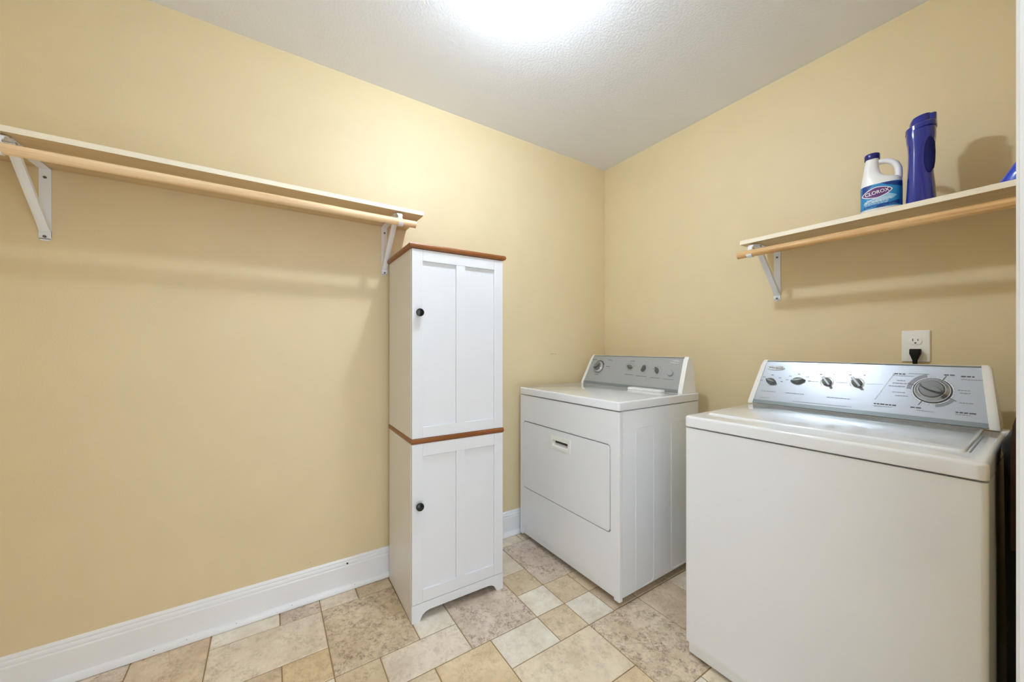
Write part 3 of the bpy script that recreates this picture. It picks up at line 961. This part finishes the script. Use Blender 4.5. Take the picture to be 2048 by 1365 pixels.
# pale lines joining the knobs, pale rings, slanted divider
for x0, x1, y in ((0.20, 0.233, 0.112), (0.285, 0.320, 0.1145), (0.372, 0.413, 0.117)):
    ml.append(((x0 + x1) / 2, y, x1 - x0, 0.0022, 3))
a, b2 = (0.398, 0.058), (0.440, 0.162)
ml.append(((a[0] + b2[0]) / 2, (a[1] + b2[1]) / 2, math.hypot(b2[0] - a[0], b2[1] - a[1]), 0.0022, math.degrees(math.atan2(b2[1] - a[1], b2[0] - a[0]))))
flat_marks(c, 'pale_guide_lines', mt, ml, 'print_light')
def arc_part(name, mat, *a):
    bm = bmesh.new(); arc_mark(bm, *a); in_frame(bm, mt)
    obj(name, bm, mat, c)
for cx, cy in K[2:]:
    arc_part('pale_ring', 'print_light', cx, cy, 0.0175, 0.0215, -40, 220, 0.0014, 20)
arc_part('pale_ring', 'print_light', 0.531, 0.106, 0.0435, 0.0465, 0, 360, 0.0013, 36)
arc_part('cycle_arc', 'print_mid', 0.531, 0.106, 0.0465, 0.0585, 105, 178, 0.0014)
arc_part('cycle_arc', 'print_mid', 0.531, 0.106, 0.0465, 0.0565, -80, -32, 0.0014)

# ------------------------------------------------------------------ outlet and plug
OX, OZ = 1.527, 1.119
ou = thing('wall_outlet', 'white duplex wall outlet above the washing machine', 'outlet', (OX, 0, OZ))
bm = bmesh.new()
def lp(o, y):
    return [(p[0], y, p[1]) for p in rrect(-0.0365 + o, 0.0365 - o, -0.0585 + o, 0.0585 - o, 0.003, 3)]
loft(bm, [lp(0, -0.0005), lp(0, -0.004), lp(0.0025, -0.0065)])
obj('cover_plate', bm, 'outlet', ou)
for sz in (0.0195, -0.0195):
    bm = bmesh.new()
    prof = []
    for k in range(28):
        a = 2 * math.pi * k / 28
        prof.append((0.0172 * math.cos(a), max(-0.0135, min(0.0135, 0.0172 * math.sin(a)))))
    loft(bm, [[(u * f, y, sz + v * f) for u, v in prof] for y, f in ((-0.006, 1), (-0.0082, 1), (-0.0088, 0.96))])
    rc = obj('receptacle', bm, 'outlet', ou)
    bm = newbox(-0.0075, -0.0055, -0.0090, -0.0086, sz - 0.001, sz + 0.008)
    box(bm, 0.0055, 0.0075, -0.0090, -0.0086, sz, sz + 0.007)
    lathe(bm, [(0.0026, 0), (0.0026, 0.0004)], 12, Matrix.Translation((0, -0.0086, sz - 0.0075)) @ Matrix.Rotation(R(90), 4, 'X'))
    obj('slot', bm, 'black', rc)
bm = bmesh.new(); lathe(bm, [(0.003, 0), (0.0028, 0.001), (0, 0.0012)], 12, Matrix.Translation((0, -0.0065, 0)) @ Matrix.Rotation(R(90), 4, 'X'))
obj('screw', bm, 'outlet', ou)
pc = thing('power_cord', 'black plug in the white outlet with cord dropping behind the washer', 'power cord', (OX + 0.002, 0, OZ - 0.022))
bm = bmesh.new()
def prow(z, hw, y0, y1):
    return [(p[0], p[1], z) for p in rrect(-hw, hw, y0, y1, 0.004, 3)]
loft(bm, [prow(0.012, 0.0125, -0.032, -0.009), prow(0.010, 0.014, -0.034, -0.009), prow(-0.006, 0.014, -0.036, -0.009), prow(-0.014, 0.011, -0.036, -0.012), prow(-0.030, 0.0065, -0.034, -0.018), prow(-0.050, 0.0055, -0.032, -0.020)])
obj('plug', bm, 'blackp', pc)
obj('cord', tube(bmesh.new(), [(0, -0.026, -0.048), (0.001, -0.026, -0.10), (0.004, -0.03, -0.2), (0.0, -0.04, -0.35), (-0.03, -0.05, -0.5), (-0.06, -0.05, -0.6)], 0.0045, 10), 'blackp', pc)

# ------------------------------------------------------------------ bottles on the right shelf
SZ = 1.5877
def superell(cx, cy, hx, hy, z, n=2.6, N=36):
    out = []
    for k in range(N):
        a = 2 * math.pi * k / N
        c, s = math.cos(a), math.sin(a)
        out.append((cx + hx * math.copysign(abs(c) ** (2 / n), c), cy + hy * math.copysign(abs(s) ** (2 / n), s), z))
    return out
bx, by = 1.474, -0.185
bo = thing('bleach_bottle', 'white bleach jug with blue label, purple emblem and navy cap', 'bottle', (bx - 0.002, by, SZ), 10)
bo.scale = (0.97, 0.97, 0.925)
HX, HY = 0.0545, 0.038
bm = bmesh.new()
secs = [(0.0, 0, 0.046, 0.031), (0.003, 0, 0.051, 0.0355), (0.012, 0, HX, HY), (0.112, 0, HX, HY), (0.124, 0, 0.0535, 0.0375), (0.133, -0.003, 0.0495, 0.036), (0.139, -0.013, 0.0385, 0.034),
        (0.148, -0.0205, 0.0300, 0.032), (0.164, -0.0245, 0.0235, 0.028), (0.184, -0.0255, 0.0205, 0.0235), (0.204, -0.0245, 0.0190, 0.0195), (0.218, -0.0235, 0.0178, 0.0178), (0.232, -0.0235, 0.0172, 0.0172)]
loft(bm, [superell(cx, 0, hx, hy, z) for z, cx, hx, hy in secs])
bb = obj('bottle_body', bm, 'bleach_white', bo)
pts, rad = [], []
for px, pz, rr in ((-0.020, 0.205, 0.009), (-0.006, 0.2065, 0.0095), (0.010, 0.2045, 0.0098), (0.026, 0.197, 0.0098), (0.038, 0.184, 0.0098), (0.0445, 0.166, 0.0098), (0.0455, 0.148, 0.0098), (0.0445, 0.132, 0.0105), (0.042, 0.118, 0.011)):
    pts.append((px, 0, pz)); rad.append(rr)
obj('handle', tube(bmesh.new(), pts, rad, 16), 'bleach_white', bo)
bm = bmesh.new(); lathe(bm, [(0.0205, 0.219), (0.0212, 0.220), (0.0212, 0.238), (0.0198, 0.2405), (0, 0.241)], 32, Matrix.Translation((-0.0235, 0, 0)))
obj('cap', bm, 'navy', bo)
# label wrapped round the body
def surf(u, eps):
    """point on the bottle's outline for arc coordinate u (front = 0), pushed out by eps"""
    a = -math.pi / 2 + u
    p = superell(0, 0, HX + eps, HY + eps, 0, 2.6, 4)
    c, s = math.cos(a), math.sin(a)
    n = 2.6
    return ((HX + eps) * math.copysign(abs(c) ** (2 / n), c), (HY + eps) * math.copysign(abs(s) ** (2 / n), s))
def wrap(x, z, eps):
    """flat (x, z) on the front laid onto the rounded front"""
    xx = max(-HX * 0.999, min(HX * 0.999, x))
    y = -(HY + eps) * (1 - abs(xx / (HX + eps)) ** 2.6) ** (1 / 2.6)
    return (x, y, z)
LZ0, LZ1 = 0.020, 0.1115
bm = bmesh.new()
loft(bm, [superell(0, 0, HX + 0.0006, HY + 0.0006, z) for z in (LZ0, LZ1)], cap=False)
lb = obj('label', bm, 'sky_blue_print', bo)
def patch(name, outline, mat, eps, par):
    """flat outline filled and laid on the bottle's front"""
    tmp = bmesh.new()
    vs = [tmp.verts.new((p[0], p[1], 0)) for p in outline]
    es = [tmp.edges.new((vs[i], vs[(i + 1) % len(vs)])) for i in range(len(vs))]
    bmesh.ops.triangle_fill(tmp, edges=es, use_beauty=True)
    bmesh.ops.subdivide_edges(tmp, edges=tmp.edges[:], cuts=3, use_grid_fill=True)
    bmesh.ops.triangulate(tmp, faces=tmp.faces[:])
    for v in tmp.verts:
        v.co = wrap(v.co.x, v.co.y, eps)
    return obj(name, tmp, mat, par, smooth=False)
def ellipse(cx, cz, a, b, ang, N=28, power=2.0):
    out = []
    for k in range(N):
        t = 2 * math.pi * k / N
        c, s = math.cos(t), math.sin(t)
        x = a * math.copysign(abs(c) ** (2 / power), c); z = b * math.copysign(abs(s) ** (2 / power), s)
        out.append((cx + x * math.cos(R(ang)) - z * math.sin(R(ang)), cz + x * math.sin(R(ang)) + z * math.cos(R(ang))))
    return out
patch('label_corner', [(-0.0535, 0.072), (-0.0535, 0.1113), (-0.02, 0.1113), (-0.030, 0.098)], 'deep_blue_print', 0.0009, lb)
patch('label_swoosh', [(0.0, 0.1113), (0.0535, 0.1113), (0.0535, 0.090), (0.035, 0.094), (0.018, 0.100)], 'deep_blue_print', 0.0009, lb)
patch('label_foot', [(-0.0535, 0.0205), (0.0535, 0.0205), (0.0535, 0.042), (0.025, 0.034), (-0.01, 0.031), (-0.0535, 0.030)], 'deep_blue_print', 0.0009, lb)
patch('label_glow', [(-0.046, 0.040), (0.03, 0.046), (0.042, 0.058), (0.018, 0.070), (-0.01, 0.060), (-0.042, 0.050)], 'pale_blue_print', 0.0009, lb)
patch('emblem_edge', ellipse(-0.010, 0.0785, 0.0405, 0.0215, 6, 28, 1.55), 'white_print', 0.0012, lb)
em = patch('emblem', ellipse(-0.010, 0.0785, 0.0375, 0.0185, 6, 28, 1.55), 'purple', 0.0016, lb)
vs, fs = text_verts('CLOROX', 0.0185)
bm = bmesh.new()
ca, sa = math.cos(R(6)), math.sin(R(6))
vv = []
for p in vs:
    x, z = p.x * 0.83, p.y * 1.0
    vv.append(bm.verts.new(wrap(-0.010 + x * ca - z * sa, 0.0785 + x * sa + z * ca, 0.0022)))
for f in fs:
    bm.faces.new([vv[i] for i in f])
obj('lettering', bm, 'white_print', lb, smooth=False)
bm = bmesh.new()
rnd = random.Random(3)
for z, x0, x1 in ((0.0525, -0.036, 0.02), (0.0465, -0.040, 0.026), (0.041, -0.042, 0.022), (0.036, -0.042, 0.014)):
    x = x0
    while x < x1:
        w = rnd.uniform(0.004, 0.010)
        q = [bm.verts.new(wrap(a, b_, 0.0015)) for a, b_ in ((x, z), (x + w, z + 0.0003), (x + w, z + 0.0021), (x, z + 0.0018))]
        bm.faces.new(q)
        x += w + 0.0016
obj('small_print', bm, 'white_print', lb, smooth=False)['kind'] = 'stuff'

# tall navy detergent bottle
tb = thing('detergent_bottle', 'tall glossy navy blue detergent bottle beside the bleach jug', 'bottle', (1.569, -0.185, SZ), 6)
bm = bmesh.new()
secs = [(0.0, 0.0, 0.031, 0.040), (0.003, 0.0, 0.0345, 0.045), (0.02, 0.0, 0.0345, 0.045), (0.06, 0.0, 0.0325, 0.044), (0.10, -0.001, 0.030, 0.043), (0.14, -0.0015, 0.0285, 0.042), (0.17, -0.001, 0.0285, 0.042),
        (0.20, 0.0, 0.031, 0.042), (0.215, 0.0, 0.0335, 0.043), (0.235, 0.0, 0.0345, 0.043), (0.248, 0.0, 0.034, 0.042), (0.252, 0.0, 0.030, 0.038)]
loft(bm, [superell(cx, 0, hx, hy, z, 3.0) for z, cx, hx, hy in secs])
for v in bm.verts:      # pinched grip on the right, creased flank on the left front
    if v.co.x > 0.0 and 0.08 < v.co.z < 0.215:
        f = math.sin(math.pi * (v.co.z - 0.08) / 0.135)
        v.co.y += 0.004 * f
obj('bottle_body', bm, 'blue_bottle', tb)
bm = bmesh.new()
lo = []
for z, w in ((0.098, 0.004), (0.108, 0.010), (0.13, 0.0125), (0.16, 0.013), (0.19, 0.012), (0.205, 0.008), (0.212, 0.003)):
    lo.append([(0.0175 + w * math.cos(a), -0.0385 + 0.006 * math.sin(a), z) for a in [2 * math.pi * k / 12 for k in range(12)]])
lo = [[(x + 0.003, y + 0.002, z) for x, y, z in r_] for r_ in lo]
loft(bm, lo); obj('grip_shade', bm, 'blue_shade', tb)  # shade of the grip hollow, put into a darker navy panel
bm = bmesh.new()
def tilt(lp, k=0.16):
    return [(x, y, z + x * k) for x, y, z in lp]
loft(bm, [tilt(superell(0, 0, 0.0345, 0.041, 0.248, 2.6)), tilt(superell(0, 0, 0.0362, 0.043, 0.250, 2.6)), tilt(superell(0, 0, 0.0362, 0.043, 0.263, 2.6)), tilt(superell(0.001, 0, 0.033, 0.040, 0.266, 2.6))])
obj('collar', bm, 'blue_bottle', tb)
bm = bmesh.new()
loft(bm, [tilt(superell(-0.002, 0, 0.026, 0.032, 0.264, 2.3)), tilt(superell(-0.001, 0, 0.0255, 0.031, 0.284, 2.3)), tilt(superell(0.001, 0, 0.023, 0.028, 0.295, 2.3)), tilt(superell(0.003, 0, 0.016, 0.02, 0.299, 2.3))])
cp = obj('cap', bm, 'blue_bottle', tb)
bm = bmesh.new()
loft(bm, [superell(0.022, 0.0, 0.013, 0.02, 0.262, 3.0), superell(0.023, 0.0, 0.0125, 0.02, 0.290, 3.0), superell(0.023, 0, 0.0125, 0.019, 0.2955, 3.0)])
obj('pour_spout', bm, 'blue_bottle', cp)

# blue jug at the shelf's far right, mostly behind the door casing
jb = thing('detergent_jug', 'bright blue jug with sloping side at the right end of the shelf', 'jug', (1.788, -0.185, SZ), 0)
bm = bmesh.new()
loft(bm, [superell(0, 0, 0.057, 0.04, 0.0, 3), superell(0, 0, 0.0595, 0.043, 0.004, 3), superell(0, 0, 0.0595, 0.043, 0.016, 3), superell(0.004, 0, 0.053, 0.043, 0.034, 3), superell(0.014, 0, 0.0425, 0.042, 0.07, 3), superell(0.023, 0, 0.030, 0.036, 0.105, 3), superell(0.026, 0, 0.02, 0.026, 0.118, 2.6), superell(0.026, 0, 0.018, 0.02, 0.126, 2.3)])
obj('jug_body', bm, 'blue_bright', jb)
bm = bmesh.new(); lathe(bm, [(0.021, 0.124), (0.021, 0.141), (0.018, 0.144), (0, 0.1445)], 24, Matrix.Translation((0.026, 0, 0)))
obj('cap', bm, 'navy', jb)

# ------------------------------------------------------------------ things in the gap beside the washer
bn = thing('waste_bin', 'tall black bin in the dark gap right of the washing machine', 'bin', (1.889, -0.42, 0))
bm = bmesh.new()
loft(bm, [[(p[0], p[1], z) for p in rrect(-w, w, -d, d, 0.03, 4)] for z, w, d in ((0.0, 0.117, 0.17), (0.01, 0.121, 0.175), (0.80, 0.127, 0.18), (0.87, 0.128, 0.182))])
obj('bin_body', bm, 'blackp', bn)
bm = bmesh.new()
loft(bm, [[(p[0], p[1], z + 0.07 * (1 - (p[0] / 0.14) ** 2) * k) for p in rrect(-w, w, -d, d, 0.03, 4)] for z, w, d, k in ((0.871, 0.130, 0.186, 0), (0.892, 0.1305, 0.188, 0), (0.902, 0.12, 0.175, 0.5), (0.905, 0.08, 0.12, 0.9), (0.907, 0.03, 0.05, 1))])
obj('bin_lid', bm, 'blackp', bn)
# brown cloth, a guess, draped over the bin's lid and front
bm = bmesh.new()
path = [(-0.30, 0.948), (-0.36, 0.950), (-0.45, 0.948), (-0.57, 0.930), (-0.606, 0.905), (-0.6165, 0.87), (-0.6175, 0.75), (-0.615, 0.66)]
lo = []
for y, z in path:
    lo.append([(x, y - 0.0015 * (1 + math.sin(x * 90 + z * 20)), z - 0.02 * max(0, (abs(x - 1.862) - 0.05)) * (1 if z > 0.9 else 0)) for x in [1.774 + 0.0147 * k for k in range(13)]])
lo2 = [[(x, y - (0.004 if z < 0.92 else 0), z + (0.004 if z >= 0.92 else 0)) for x, y, z in r_] for r_ in lo]
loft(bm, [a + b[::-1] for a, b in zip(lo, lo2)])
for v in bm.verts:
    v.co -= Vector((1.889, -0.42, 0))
obj('bin_cloth', bm, 'brown_cloth', bn)['label'] = 'brown cloth draped over the lid and front'
